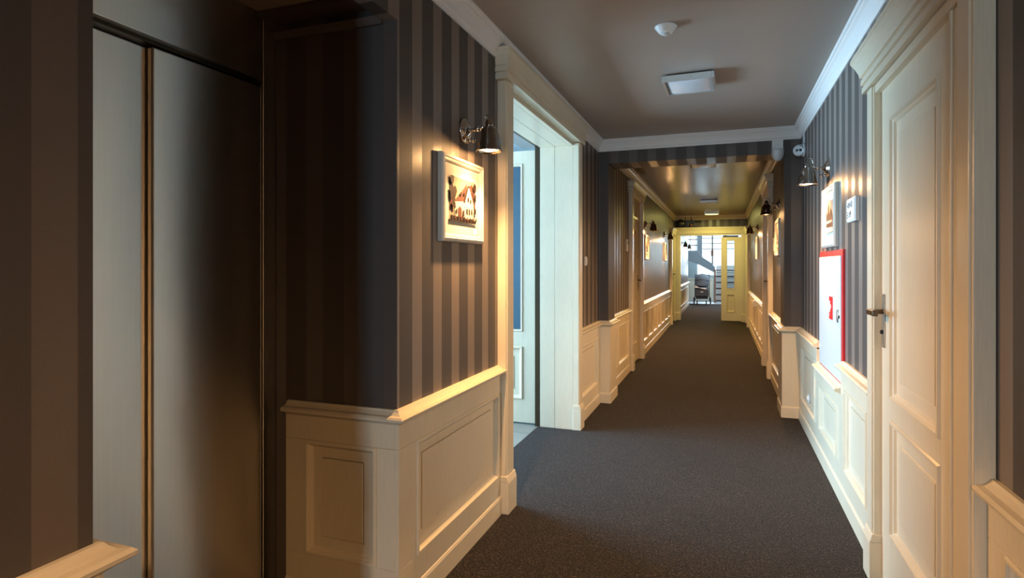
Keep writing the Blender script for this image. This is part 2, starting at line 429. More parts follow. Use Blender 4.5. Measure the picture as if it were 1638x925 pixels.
# pilasters, header, far corridor walls
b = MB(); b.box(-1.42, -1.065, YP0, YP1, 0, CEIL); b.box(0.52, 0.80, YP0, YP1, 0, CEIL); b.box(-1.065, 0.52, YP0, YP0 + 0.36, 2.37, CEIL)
structure(b.build('wall_crossing', M['wpXShaded']), 'wallpapered pilasters and header where the corridor narrows')
def far_wall(name, F, doors, mat, thick=0.24, y1=YE):
    b = MB(); y = YP1 - 0.002
    for (a, c, h) in doors:
        b.fbox(F, y, a, 0, -thick, 0, CEIL); b.fbox(F, a, c, 0, -thick, h, CEIL); y = c
    b.fbox(F, y, y1 + 0.0, 0, -thick, 0, CEIL)
    return structure(b.build(name, mat))
D1 = (7.72, 8.66, 2.30); D1R = (7.74, 8.60, 2.30); D2 = (13.98, 14.92, 2.10)
far_wall('wall_left_far', FL(XLN), [D1, D2], M['wpL'])
far_wall('wall_right_far', FR(XRN), [D1R, D2], M['wpR'])
b = MB(); b.box(XR, 0.90, YB, DR0, 0, CEIL); b.box(XR, 0.90, DR1, YP0, 0, CEIL); b.box(XR, 0.90, DR0, DR1, 2.13, CEIL)
structure(b.build('wall_right', M['wpR']), 'grey brown striped wallpaper wall on the right')
# behind the closed doors
wall('wall_behind_doors', M['roomwall'], [(0.90, 0.93, DR0 - .1, DR1 + .1, 0, 2.3)])
# rear wall with an opening for the added window
wall('wall_rear', M['wpXShaded'], [(-1.95, -0.80, YB - 0.1, YB, 0, CEIL), (-0.40, 0.9, YB - 0.1, YB, 0, CEIL), (-0.80, -0.40, YB - 0.1, YB, 0, 0.3), (-0.80, -0.40, YB - 0.1, YB, 2.25, CEIL)])
def window(name, F, u0, u1, z0, z1, mull=(), rails=(), w=0.05, d=0.06):
    r = structure(empty(name, F((u0 + u1) / 2, 0, z0)))
    inv = Vector(r.location)
    b = MB()
    G = lambda u, dd, z: tuple(Vector(F(u, dd, z)) - inv)
    b.fbox(G, u0, u0 + w, -d, 0.01, z0, z1); b.fbox(G, u1 - w, u1, -d, 0.01, z0, z1)
    b.fbox(G, u0 + w, u1 - w, -d, 0.01, z0, z0 + w); b.fbox(G, u0 + w, u1 - w, -d, 0.01, z1 - w, z1)
    for m in mull: b.fbox(G, m - w / 2, m + w / 2, -d, 0.01, z0 + w, z1 - w)
    for z in rails: b.fbox(G, u0 + w, u1 - w, -d * .8, 0.0, z - w / 3, z + w / 3)
    b.build('window_frame', M['white'], r, bevel=0.004)
    g = MB(); g.fbox(G, u0 + w, u1 - w, -d * .55, -d * .45, z0 + w, z1 - w); g.build('pane', M['glass'], r)
    return r
window('window_added_rear', FS(YB), -0.80, -0.40, 0.3, 2.25, w=0.03)  # added window, unseen; lets in the cool light on the elevator corner
# end wall around the portal
PX0, PX1, PH = -1.0, 0.43, 2.105
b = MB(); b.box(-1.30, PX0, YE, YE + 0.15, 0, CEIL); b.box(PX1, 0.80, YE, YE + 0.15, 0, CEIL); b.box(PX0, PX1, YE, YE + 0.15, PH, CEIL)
structure(b.build('wall_end', M['wpXShaded']), 'striped wall above the end portal')

# ------------------------------------------------------------------ side room behind the doorway
wall('wall_side_room', M['roomwall'], [(-4.7, -1.42, 7.2, 7.3, 0, 2.75), (-4.7, -2.3, 1.98, 2.08, 0, 2.75), (-4.7, -4.6, 2.08, 2.3, 0, 2.75), (-4.7, -4.6, 5.3, 7.2, 0, 2.75),
      (-4.7, -4.6, 2.3, 5.3, 0, 0.55), (-4.7, -4.6, 2.3, 5.3, 2.45, 2.75), (-1.50, -1.42, 4.93, 7.2, 0, 2.75), (-1.50, -1.42, 2.08, 3.06, 0, 2.75), (-1.50, -1.42, 3.06, 4.93, 2.44, 2.75)])
window('window_2', FL(-4.62), 2.3, 5.3, 0.55, 2.45, mull=(3.3, 4.3))

# ------------------------------------------------------------------ beyond the portal: corridor and stair hall
wall('wall_beyond_left', M['wpL'], [(-1.35, -1.12, YE + 0.15, 21.0, 0, CEIL)])
wall('wall_beyond_right', M['wpR'], [(0.62, 0.85, YE + 0.15, 19.0, 0, CEIL)])
HY = 24.6
wall('wall_stair_hall', M['hallwall'], [(-3.2, -1.35, 20.9, 21.0, 0, 4.2), (0.85, 3.4, 20.9, 21.0, 0, 4.2), (-3.3, -3.2, 20.9, HY, 0, 4.2), (3.4, 3.5, 20.9, HY, 0, 4.2),
      (-3.3, -1.75, HY, HY + 0.12, 0, 4.2), (-1.75, -0.98, HY, HY + 0.12, 0, 1.90), (-1.75, -0.98, HY, HY + 0.12, 2.75, 4.2), (-0.98, 0.75, HY, HY + 0.12, 0, 0.95), (-0.98, 0.75, HY, HY + 0.12, 2.75, 4.2), (0.75, 3.5, HY, HY + 0.12, 0, 4.2), (-1.35, 0.85, 20.9, 21.0, CEIL, 4.2)],
     'blue grey walls of the stair hall beyond the portal')
window('window_4', FN(HY), -1.75, -0.98, 1.90, 2.75, mull=(-1.22,))
window('window_3', FN(HY), -0.98, 0.75, 0.95, 2.75, mull=(-0.36, 0.05), rails=(1.9,))
wall('baseboard_stair_hall', M['wood'], [(-1.6, -0.36, HY - 0.03, HY, 0, 0.80), (-1.6, -0.36, HY - 0.05, HY, 0.80, 0.84)])
wall('ceiling_stair_hall', M['white'], [(-3.3, -0.8, 20.9, HY + .1, 4.2, 4.3), (2.0, 3.5, 20.9, HY + .1, 4.2, 4.3)])

# ------------------------------------------------------------------ crown mouldings
CR = [(0, 2.490), (0.008, 2.490), (0.012, 2.503), (0.009, 2.508), (0.016, 2.515), (0.022, 2.535), (0.036, 2.560), (0.050, 2.572), (0.050, 2.580), (0.060, 2.584), (0.064, 2.592), (0.064, CEIL), (0, CEIL)]
b = MB(); b.sweep(CR, [(XL, YB), (XL, YP0), (XR, YP0), (XR, YB)])
structure(b.build('trim_1', M['crown']), 'white crown moulding around the near ceiling')
b = MB(); b.sweep(CR, [(XLN, YP0 + 0.36), (XLN, YE), (XRN, YE), (XRN, YP0 + 0.36)])
structure(b.build('trim_2', M['crown2']), 'beige crown moulding around the far ceiling')

# ------------------------------------------------------------------ wainscot
def cap_prof(z=0.813):
    return [(0, z), (0.012, z), (0.018, z - 0.008), (0.030, z - 0.018), (0.046, z - 0.020), (0.054, z - 0.027), (0.053, z - 0.036), (0.044, z - 0.042), (0.030, z - 0.045), (0.022, z - 0.055), (0, z - 0.055)]
BASE = [(0, 0), (0.028, 0), (0.028, 0.088), (0.024, 0.100), (0.017, 0.106), (0, 0.106)]
PANEL = [(0, 0.021), (0.004, 0.028), (0.014, 0.028), (0.019, 0.019), (0.024, 0.014), (0.030, 0.003), (0.070, 0.003), (0.0705, 0.0), (0.075, 0.0), (0.0755, 0.006)]
trim_no = [2]
def wainscot(F, path, u0, u1, panels, top=0.813, pz=(0.205, 0.665), label=None, ends=True, extra=None):
    """boards with framed panels between u0 and u1, plus cap and skirting swept along PATH"""
    trim_no[0] += 1
    b = MB(); D = 0.021
    segs = [(u0, u1, panels)] if extra is None else [(u0, u1, panels)] + extra
    for item in segs:
        a0, a1, pn = item[0], item[1], item[2]
        G = item[3] if len(item) > 3 else F
        a0, a1 = min(a0, a1), max(a0, a1)
        zt = top - 0.045
        if not pn:
            b.fbox(G, a0, a1, 0, D, 0.09, zt); continue
        b.fbox(G, a0, a1, 0, D, 0.09, pz[0]); b.fbox(G, a0, a1, 0, D, pz[1], zt)
        prev = a0
        for (p0, p1) in sorted((min(p), max(p)) for p in pn):
            b.fbox(G, prev, p0, 0, D, pz[0] + 0.0008, pz[1] - 0.0008); prev = p1
            b.rings(G, p0, p1, pz[0], pz[1], PANEL)
        b.fbox(G, prev, a1, 0, D, pz[0] + 0.0008, pz[1] - 0.0008)
    o = b.build('trim_%d' % trim_no[0], M['wood'], bevel=0.0012)
    structure(o, label)
    c = MB()
    for p in path: c.sweep(cap_prof(p[1] if isinstance(p[1], float) and not isinstance(p[0], float) else top), p[0] if isinstance(p[1], float) and not isinstance(p[0], float) else p)
    c.build('chair_rail', M['woodh'], o)
    c = MB()
    for p in path: c.sweep(BASE, p[0] if isinstance(p[1], float) and not isinstance(p[0], float) else p)
    c.build('skirting', M['woodh'], o)
    return o
# near left pier
wainscot(FL(XL), [([(XL, YB), (XL, REC0), (-1.72, REC0)], 0.813)], YB, REC0 - 0.0, [(-0.2, 0.68), (-1.3, -0.4), (-2.5, -1.5)], label='cream wainscot under the left foreground wall',
         extra=[(-1.72, XL, [(-1.6, -1.28)], FS(REC0))])
# far pier, both faces
wainscot(FL(XL), [([(-1.668, REC1), (XL, REC1), (XL, 3.0)], 0.813)], REC1 - 0.021, 3.0, [(2.055, 2.955)], label='cream panelled wainscot on the corner beside the elevator',
         extra=[(-1.668, XL, [(-1.575, -1.240)], FN(REC1))])
# after the doorway, round the pilaster, on to the first far door
wainscot(FL(XL), [([(XL, 4.85), (XL, YP0), (-1.065, YP0), (-1.065, YP1), (XLN, YP1), (XLN, 7.585)], 0.813)], 4.85, YP0, [(4.93, 5.62)], label='cream wainscot wrapping the left pilaster',
         extra=[(XL + 0.021, -1.065, [], FN(YP0)), (YP0 - 0.021, YP1, [], FL(-1.065)), (YP1, 7.585, [(6.22, 6.62), (6.72, 7.48)], FL(XLN))])
pw = (13.83 - 8.80) / 7
wainscot(FL(XLN), [([(XLN, 8.80), (XLN, 13.83)], 0.813)], 8.80, 13.83, [(8.88 + i * pw, 8.88 + (i + 1) * pw - 0.13) for i in range(7)], label='long cream wainscot on the far left wall')
# right side: far, pilaster, stepped under the cabinet, near
pw = (13.83 - 8.74) / 7
wainscot(FR(XRN), [([(XRN, 13.83), (XRN, 8.74)], 0.813)], 8.74, 13.83, [(8.82 + i * pw, 8.82 + (i + 1) * pw - 0.13) for i in range(7)], label='long cream wainscot on the far right wall')
wainscot(FR(XR), [([(XRN, 7.60), (XRN, YP1), (0.52, YP1), (0.52, YP0), (XR, YP0), (XR, 4.72)], 0.813), ([(XR, 3.81), (XR, 3.0)], 0.813)], 4.72, YP0, [(4.80, 5.58)], label='cream wainscot wrapping the right pilaster',
         extra=[(0.52, XR - 0.021, [], FN(YP0)), (YP0 - 0.021, YP1, [], FR(0.52)), (YP1, 7.60, [(6.25, 7.45)], FR(XRN)), (3.0, 3.81, [(3.16, 3.70)])])
wainscot(FR(XR), [([(XR, 4.72), (XR, 3.81)], 0.670)], 3.81, 4.72, [(3.92, 4.60)], top=0.670, pz=(0.205, 0.525), label='lowered wainscot under the fire hose cabinet')
wainscot(FR(XR), [([(XR, 1.83), (XR, YB)], 0.813)], YB, 1.83, [(1.05, 1.72), (0.1, 0.9), (-1, -0.1), (-2.2, -1.2)], label='cream wainscot in the right foreground')
# beyond the portal
wainscot(FL(-1.12), [([(-1.12, YE + 0.27), (-1.12, 21.0)], 0.813)], YE + 0.27, 21.0, [(15.6 + i * 0.6, 16.05 + i * 0.6) for i in range(8)], label='wainscot on the left beyond the portal')
wainscot(FR(0.62), [([(0.62, 19.0), (0.62, YE + 0.27)], 0.813)], YE + 0.27, 19.0, [], label='wainscot on the right beyond the portal')

# ------------------------------------------------------------------ door builders
def hood(b, F, u0, u1, df, z0, h=0.16, out=0.03, flip=False):
    """projecting cornice over a door: a moulded band with returned ends"""
    prof = [(0, z0), (0.010, z0), (0.010, z0 + 0.17 * h), (0.002, z0 + 0.19 * h), (0.002, z0 + 0.22 * h), (0.014, z0 + 0.24 * h), (0.014, z0 + 0.38 * h), (0.004, z0 + 0.40 * h), (0.004, z0 + 0.43 * h),
            (0.36 * out, z0 + 0.46 * h), (0.42 * out, z0 + 0.56 * h), (0.66 * out, z0 + 0.74 * h), (0.90 * out, z0 + 0.86 * h), (0.90 * out, z0 + 0.885 * h), (out, z0 + 0.90 * h), (out, z0 + h), (0, z0 + h)]
    p = [F(u0, 0, 0)[:2], F(u0, df, 0)[:2], F(u1, df, 0)[:2], F(u1, 0, 0)[:2]]
    if flip: p = p[::-1]
    b.sweep(prof, p)
    b.fbox(F, u0, u1, 0, df - 0.0005, z0 + 0.0005, z0 + h - 0.0005)
def casing(b, F, u0, u1, z1, w, d, plinth=True, face=None):
    """two posts with a groove line and plinth blocks; u0,u1 the opening"""
    for s_, a in ((-1, u0), (1, u1)):
        o = a + s_ * w
        b.fbox(F, a, o, 0, d - 0.006, 0, z1)
        b.fbox(F, a + s_ * 0.014, o - s_ * 0.014, d - 0.007, d, 0, z1)
        if plinth:
            lo, hi = min(a, o) - 0.006, max(a, o) + 0.006
            b.fbox(F, lo, hi, 0, d + 0.012, 0, 0.17)
            b.prism([(0, 0), (d + 0.012, 0), (d + 0.002, 0.035), (0, 0.035)], lambda p, q, r: F(r, p, 0.17 + q), lo, hi)
DPANEL = [(0, 0.0), (0.004, 0.009), (0.015, 0.009), (0.021, 0.0), (0.027, -0.004), (0.033, -0.0135), (0.080, -0.0135), (0.0805, -0.016), (0.086, -0.016), (0.0865, -0.009)]
def leaf(b, F, u0, u1, z0, z1, panels, t=0.04, glassed=()):
    """door leaf front at depth 0 of F with one column of panels (u0,u1,z0,z1)"""
    pl = sorted(list(panels) + list(glassed), key=lambda p: p[2])
    z = z0
    for (a, c, p, q) in pl:
        b.fbox(F, a, c, -t, 0, z, p); z = q
    a, c = pl[0][0], pl[0][1]
    b.fbox(F, a, c, -t, 0, z, z1)
    b.fbox(F, u0, a, -t, 0, z0, z1); b.fbox(F, c, u1, -t, 0, z0, z1)
    for (a, c, p, q) in panels:
        b.rings(F, a, c, p, q, DPANEL); b.fbox(F, a, c, -t + 0.004, -0.018, p, q)
    for (a, c, p, q) in glassed: b.rings(F, a, c, p, q, [(-0.001, 0), (0.004, 0.007), (0.014, 0.007), (0.02, -0.002), (0.02, -t + 0.002), (0, -t)], cap=False)
def lever(parent, F, u, z, side, long_=0.11, mat='brass', plate=True):
    b = MB()
    if plate:
        b.fbox(F, u - 0.019, u + 0.019, 0, 0.007, z - 0.15, z + 0.075)
        p = b.build('handle_plate', M['chrome'], parent, bevel=0.003)
    b = MB()
    b.tube([F(u, 0.004, z), F(u, 0.050, z)], 0.0095, 12)
    b.fbox(F, u - side * 0.011, u + side * long_, 0.046, 0.066, z - 0.012, z + 0.012)
    o = b.build('door_handle', M[mat], parent, bevel=0.004)
    if plate:
        b = MB(); b.tube([F(u, 0.006, z - 0.085), F(u, 0.014, z - 0.085)], 0.009, 12)
        b.tube([F(u, 0.013, z - 0.085), F(u, 0.016, z - 0.085)], 0.004, 8); b.build('keyhole', M['black'], o)
    return o

# door 1: the near door on the right
d = structure(empty('door_1'), 'cream panelled door with stepped cornice on the right')
F = FR(XR); b = MB()
w_, dp = 0.11, 0.055
casing(b, F, DR0 - 0.02, DR1, 2.135, w_, dp)
b.fbox(F, DR0 - 0.02, DR1, 0, 0.045, 2.10, 2.135)
b.fbox(F, DR0 - 0.02, DR0 + 0.085, 0, 0.034, 0, 2.10); b.fbox(F, DR0 + 0.06, DR0 + 0.078, 0.03, 0.040, 0, 2.10)
b.build('casing', M['wood'], d, bevel=0.0025)
b = MB(); hood(b, F, DR0 - 0.02 - w_ - 0.02, DR1 + w_ + 0.03, dp, 2.137, 0.165, 0.05, flip=True)
b.build('door_cornice', M['woodh'], d)
b = MB(); Fl = FR(0.640)
leaf(b, Fl, DR0 + 0.085, DR1, 0.008, 2.115, [(2.17, 2.745, 0.26, 0.735), (2.17, 2.745, 0.815, 1.965)])
lf = b.build('door_leaf', M['wood'], d, bevel=0.0015)
lever(lf, Fl, DR1 - 0.045, 1.165, -1)

# door 2: the tall double doorway on the left, near leaf swung away, far leaf open into the room
d = structure(empty('door_2'), 'tall cream doorway with cornice on the left, leaf open inward')
F = FL(XL); b = MB()
casing(b, F, DL0, DL1, 2.375, 0.125, 0.055)
b.fbox(F, DL0, DL1, -0.035, 0.0, 2.355, 2.40)
b.build('casing', M['wood'], d, bevel=0.0025)
b = MB()
for a, s_ in ((DL0, 1), (DL1, -1)):       # deep jamb linings with a joint line
    b.fbox(F, a, a - s_ * 0.03, 0.0, -0.155, 0, 2.355); b.fbox(F, a, a - s_ * 0.03, -0.157, -0.285, 0, 2.355)
b.fbox(F, DL0 - 0.03, DL1 + 0.03, -0.035, -0.155, 2.355, 2.385); b.fbox(F, DL0 - 0.03, DL1 + 0.03, -0.157, -0.285, 2.355, 2.385)
b.build('jamb_lining', M['wood'], d, bevel=0.002)
b = MB()
b.fbox(F, DL0 - 0.02, DL0, -0.29, -0.33, 0, 2.40); b.fbox(F, DL1, DL1 + 0.02, -0.29, -0.33, 0, 2.40); b.fbox(F, DL0 - .02, DL1 + .02, -0.29, -0.33, 2.37, 2.40)
b.build('door_stop', M['darkmetal'], d)
b = MB(); hood(b, F, DL0 - 0.145, DL1 + 0.145, 0.06, 2.378, 0.165, 0.03)
b.build('door_cornice', M['woodh'], d)
G = FN(4.755)
b = MB(); leaf(b, G, -2.24, -1.495, 0.012, 2.345, [(-2.12, -1.615, 0.21, 0.665)], t=0.045, glassed=[(-2.12, -1.615, 0.79, 2.235)])
lf = b.build('door_leaf', M['wood'], d, bevel=0.0015)
b = MB(); b.fbox(G, -2.115, -1.62, -0.025, -0.02, 0.795, 2.23); b.build('pane', M['glassd'], lf)
b = MB()
for z in (0.42, 1.02, 1.52, 2.05): b.tube([(-1.486, 4.752, z - 0.05), (-1.486, 4.752, z + 0.05)], 0.009, 10)
b.build('hinge', M['hinge'], lf, smooth=True)
G2 = FS(3.075)
b = MB(); leaf(b, G2, -2.24, -1.495, 0.012, 2.345, [(-2.12, -1.615, 0.21, 0.665)], t=0.045, glassed=[(-2.12, -1.615, 0.79, 2.235)])
lf = b.build('door_leaf', M['wood'], d, bevel=0.0015)
b = MB(); b.fbox(G2, -2.115, -1.62, -0.025, -0.02, 0.795, 2.23); b.build('pane', M['glassd'], lf)

# doors of the far corridor
def far_door(name, F, D, hf, flip, transom, label, hside):
    d = structure(empty(name), label)
    a, c, h = D; w, dp = 0.115, 0.055
    hc = 2.105
    b = MB(); casing(b, F, a, c, h, w, dp)
    b.fbox(F, a, c, -0.10, 0.035, h - 0.03, h)
    b.fbox(F, a, a + 0.03, -0.10, 0.0, 0, h - 0.03); b.fbox(F, c - 0.03, c, -0.10, 0.0, 0, h - 0.03)
    if transom: b.fbox(F, a + 0.03, c - 0.03, -0.06, 0.01, 2.0, 2.04)
    b.build('casing', M['wood'], d, bevel=0.0025)
    b = MB(); hood(b, F, a - w - 0.03, c + w + 0.03, dp, h, 0.15 if transom else 0.13, 0.05, flip=flip)
    b.build('door_cornice', M['woodh'], d)
    X = -0.015
    G = lambda u, dd, z: F(u, X + dd, z)
    top = 2.0 if transom else h - 0.03
    b = MB(); leaf(b, G, a + 0.03, c - 0.03, 0.008, top, [(a + 0.16, c - 0.16, 0.26, 0.735), (a + 0.16, c - 0.16, 0.815, top - 0.14)])
    lf = b.build('door_leaf', M['wood'], d, bevel=0.0015)
    lever(lf, G, (c - 0.075) if hside > 0 else (a + 0.075), 1.15, -hside, 0.10)
    if transom:
        b = MB(); b.fbox(F, a + 0.03, c - 0.03, -0.035, -0.03, 2.04, h - 0.03); b.build('transom_pane', M['transom'], d)
        b = MB(); b.fbox(F, (a + c) / 2 - 0.012, (a + c) / 2 + 0.012, -0.05, -0.01, 2.04, h - 0.03); b.build('transom_bar', M['wood'], d)
    return d
M['transom'] = simple('frosted_transom_glass', (0.60, 0.62, 0.42), 0.2)
far_door('door_3', FL(XLN), D1, 2.3, False, True, 'cream door with a transom on the far left wall', 1)
far_door('door_4', FR(XRN), D1R, 2.3, True, True, 'cream door on the far right wall', 1)
far_door('door_5', FL(XLN), D2, 2.1, False, False, 'last cream door on the left before the portal', 1)
far_door('door_6', FR(XRN), D2, 2.1, True, False, 'last cream door on the right before the portal', -1)
# dark voids are closed off behind every leaf
wall('wall_door_backs', M['wpXShaded'], [(-1.45, -1.42, 7.5, 9.0, 0, CEIL), (0.82, 0.85, 7.5, 9.0, 0, CEIL), (-1.45, -1.42, 13.8, 15.1, 0, CEIL), (0.82, 0.85, 13.8, 15.1, 0, CEIL)])

# the end portal
d = structure(empty('door_7'), 'cream end portal with cornice and a half closed glazed leaf')
F = FN(YE)
b = MB(); casing(b, F, PX0, PX1, PH + 0.04, 0.115, 0.055)
b.fbox(F, PX0, PX1, -0.15, 0.04, PH, PH + 0.04)
b.fbox(F, PX0 - 0.02, PX0 + 0.012, -0.15, 0.0, 0, PH); b.fbox(F, PX1 - 0.012, PX1 + 0.02, -0.15, 0.0, 0, PH)
b.build('casing', M['wood'], d, bevel=0.0025)
b = MB(); hood(b, F, PX0 - 0.14, PX1 + 0.115, 0.06, PH + 0.042, 0.155, 0.05)
b.build('door_cornice', M['woodh'], d)
G = FN(YE + 0.05)
b = MB(); leaf(b, G, -0.035, PX1 - 0.012, 0.008, PH - 0.05, [(0.085, 0.285, 0.22, 0.665)], glassed=[(0.085, 0.285, 0.78, 1.985)])
lf = b.build('door_leaf', M['wood'], d, bevel=0.0015)
b = MB(); b.fbox(G, 0.087, 0.283, -0.022, -0.018, 0.782, 1.983); b.build('pane', M['glass'], lf)
b = MB(); b.fbox(G, 0.0, 0.36, -0.03, 0.004, PH - 0.048, PH - 0.012); b.build('door_closer', M['darkmetal'], d)
b = MB(); b.box(-1.16, -1.13, YE - 0.028, YE - 0.002, 0.82, 2.0); b.box(0.551, 0.562, YE - 0.028, YE - 0.002, 0.75, 2.0)
b.build('seal', M['black'], d)

# ------------------------------------------------------------------ elevator
uvm = lambda c: (c.y, c.z)
t = thing('elevator', 'brushed steel elevator with two telescopic doors in the dark recess', 'elevator', (-1.75, 1.4, 0))
def at(b, o):   # shift built coordinates to the thing's own frame
    b.v = [(x - o[0], y - o[1], z - o[2]) for x, y, z in b.v]; return b
O = (-1.75, 1.4, 0)
b = MB(); b.box(-1.80, -1.738, 1.872, REC1 - 0.001, 0, 2.372); b.box(-1.80, -1.738, REC0, 0.93, 0, 2.372)
at(b, O).build('door_frame', M['steel'], t, bevel=0.003, uv=uvm)
b = MB(); b.box(-1.79, -1.738, 0.93, 1.872, 2.102, 2.372)
at(b, O).build('header', M['steel'], t, bevel=0.003, uv=uvm)
b = MB(); b.box(-1.79, -1.746, 0.93, 1.872, 2.082, 2.094)
at(b, O).build('door_track', M['darkmetal'], t, uv=uvm)
b = MB(); b.box(-1.775, -1.750, 1.402, 1.866, 0.012, 2.078)
b.v = [(x - 0.008 + 0.040 * (y - 1.402), y, z) for x, y, z in b.v]  # leaf skewed slightly so its reflection comes out brighter
at(b, O).build('door_leaf', M['steel'], t, bevel=0.006, uv=uvm)
b = MB(); b.box(-1.815, -1.785, 0.93, 1.44, 0.012, 2.078)
at(b, O).build('door_leaf', M['steel'], t, bevel=0.004, uv=uvm)
b = MB(); b.box(-1.90, -1.738, 0.86, REC1 - .002, 0.0, 0.010); at(b, O).build('sill', M['alu'], t)
b = MB(); b.box(-1.95, -1.90, REC0, REC1 - 0.002, 0, 2.372); structure(b.build('wall_shaft', M['black']))

# ------------------------------------------------------------------ wall sconces
def make_sconce(label, loc, rz):
    """local frame: wall at x=0, lamp reaches towards +x"""
    t = thing('wall_sconce', label, 'wall lamp', loc, rz, 'chrome picture-light sconces along the corridor')
    RX = Matrix.Rotation(PI / 2, 4, 'Y')
    b = MB(); b.lathe([(0.001, 0), (0.058, 0), (0.062, 0.004), (0.058, 0.010), (0.046, 0.013), (0.044, 0.019), (0.030, 0.024), (0.018, 0.034), (0.001, 0.036)], RX)
    bp = b.build('backplate', M['chrome'], t, smooth=True)
    b = MB(); b.tube([(0.012, 0.0, -0.048), (0.042, 0.0, -0.048)], [0.006, 0.005], 10); b.lathe([(0.001, 0), (0.010, 0.002), (0.012, 0.010), (0.008, 0.016), (0.001, 0.018)], Matrix.Translation((0.038, 0, -0.048)) @ RX, 14)
    b.build('switch', M['chrome'], bp, smooth=True)
    b = MB(); b.tube([(0.03, 0, 0), (0.055, 0, 0.002), (0.085, 0, 0.008), (0.118, 0, 0.012)], [0.011, 0.008, 0.008, 0.009], 12)
    b.lathe([(0.001, -0.014), (0.012, -0.012), (0.015, 0), (0.012, 0.012), (0.001, 0.014)], Matrix.Translation((0.07, 0, 0.006)) @ RX, 16)
    b.build('arm', M['chrome'], t, smooth=True)
    b = MB(); b.lathe([(0.001, 0.036), (0.010, 0.034), (0.016, 0.026), (0.018, 0.010), (0.020, 0.006), (0.020, -0.004), (0.001, -0.006)], Matrix.Translation((0.128, 0, 0.012)), 20)
    b.build('socket_cup', M['chrome_dark'], t, smooth=True)
    b = MB(); ang = [PI * k / 12 for k in range(13)]
    b.tube([(0.095 + 0.0 + 0.018 * (1 - math.cos(a)), 0.012, 0.022 + 0.048 * math.sin(a)) for a in ang], 0.0032, 8)
    b.build('cord', M['chrome_dark'], t, smooth=True)
    b = MB()
    prof = [(0.018, 0.006), (0.027, 0.002), (0.038, -0.012), (0.046, -0.032), (0.052, -0.056), (0.056, -0.082), (0.058, -0.098), (0.060, -0.100), (0.060, -0.104), (0.064, -0.108), (0.064, -0.114), (0.060, -0.113), (0.056, -0.100), (0.053, -0.082), (0.049, -0.056), (0.043, -0.032), (0.035, -0.012), (0.022, -0.001), (0.001, -0.001)]
    b.lathe(prof, Matrix.Translation((0.128, 0, 0.006)), 32)
    b.build('lamp_shade', M['chrome_dark'], t, smooth=True, normals=False)
    b = MB(); b.lathe([(0.001, -0.109), (0.026, -0.108), (0.044, -0.103), (0.047, -0.092), (0.036, -0.066), (0.014, -0.040), (0.001, -0.038)], Matrix.Translation((0.128, 0, 0.006)), 24)
    b.build('bulb', M['bulb'], t, smooth=True)
    L = bpy.data.lights.new('sconce_light', 'POINT'); L.energy = SCONCE_W; L.color = WARM; L.shadow_soft_size = 0.012
    lo = bpy.data.objects.new('sconce_light', L); COL.objects.link(lo); lo.parent = t; lo.location = (0.128, 0, -0.117)
    L = bpy.data.lights.new('sconce_beam', 'SPOT'); L.energy = SCONCE_BEAM_W; L.color = WARM; L.shadow_soft_size = 0.015; L.spot_size = math.radians(150); L.spot_blend = 1.0
    lo = bpy.data.objects.new('sconce_beam', L); COL.objects.link(lo); lo.parent = t; lo.location = (0.128, 0, -0.120); lo.rotation_euler = (0, math.radians(-20), 0)
    return t
sc0 = make_sconce('chrome sconce lit above the framed house picture on the left wall', (XL, 2.56, 2.005), 0.0)
SZ = 2.005
dup(sc0, (XR, 4.34, SZ), PI, 'chrome sconce above the picture over the fire hose cabinet')
dup(sc0, (XLN, 9.33, SZ), 0, 'chrome sconce just past the transomed door on the far left wall')
dup(sc0, (XLN, 12.45, SZ), 0, 'chrome sconce on the left wall close to the end portal')
dup(sc0, (XRN, 6.76, SZ), PI, 'chrome sconce just behind the right pilaster')
dup(sc0, (XRN, 10.75, SZ), PI, 'chrome sconce on the right wall close to the end portal')
dup(sc0, (-1.12, 17.3, SZ), 0, 'sconce beyond the portal, the nearer of two on its left wall')
dup(sc0, (-1.12, 19.4, SZ), 0, 'sconce beyond the portal, the farther of two on its left wall')
dup(sc0, (XL, -0.6, SZ), 0, 'added unseen chrome sconce on the left foreground wall beside the camera')  # added out of view to warm the left foreground chair rail
dup(sc0, (XR, -0.55, SZ), PI, 'added unseen chrome sconce on the right foreground wall behind the camera')  # added out of view for warm light on the panel beside the elevator

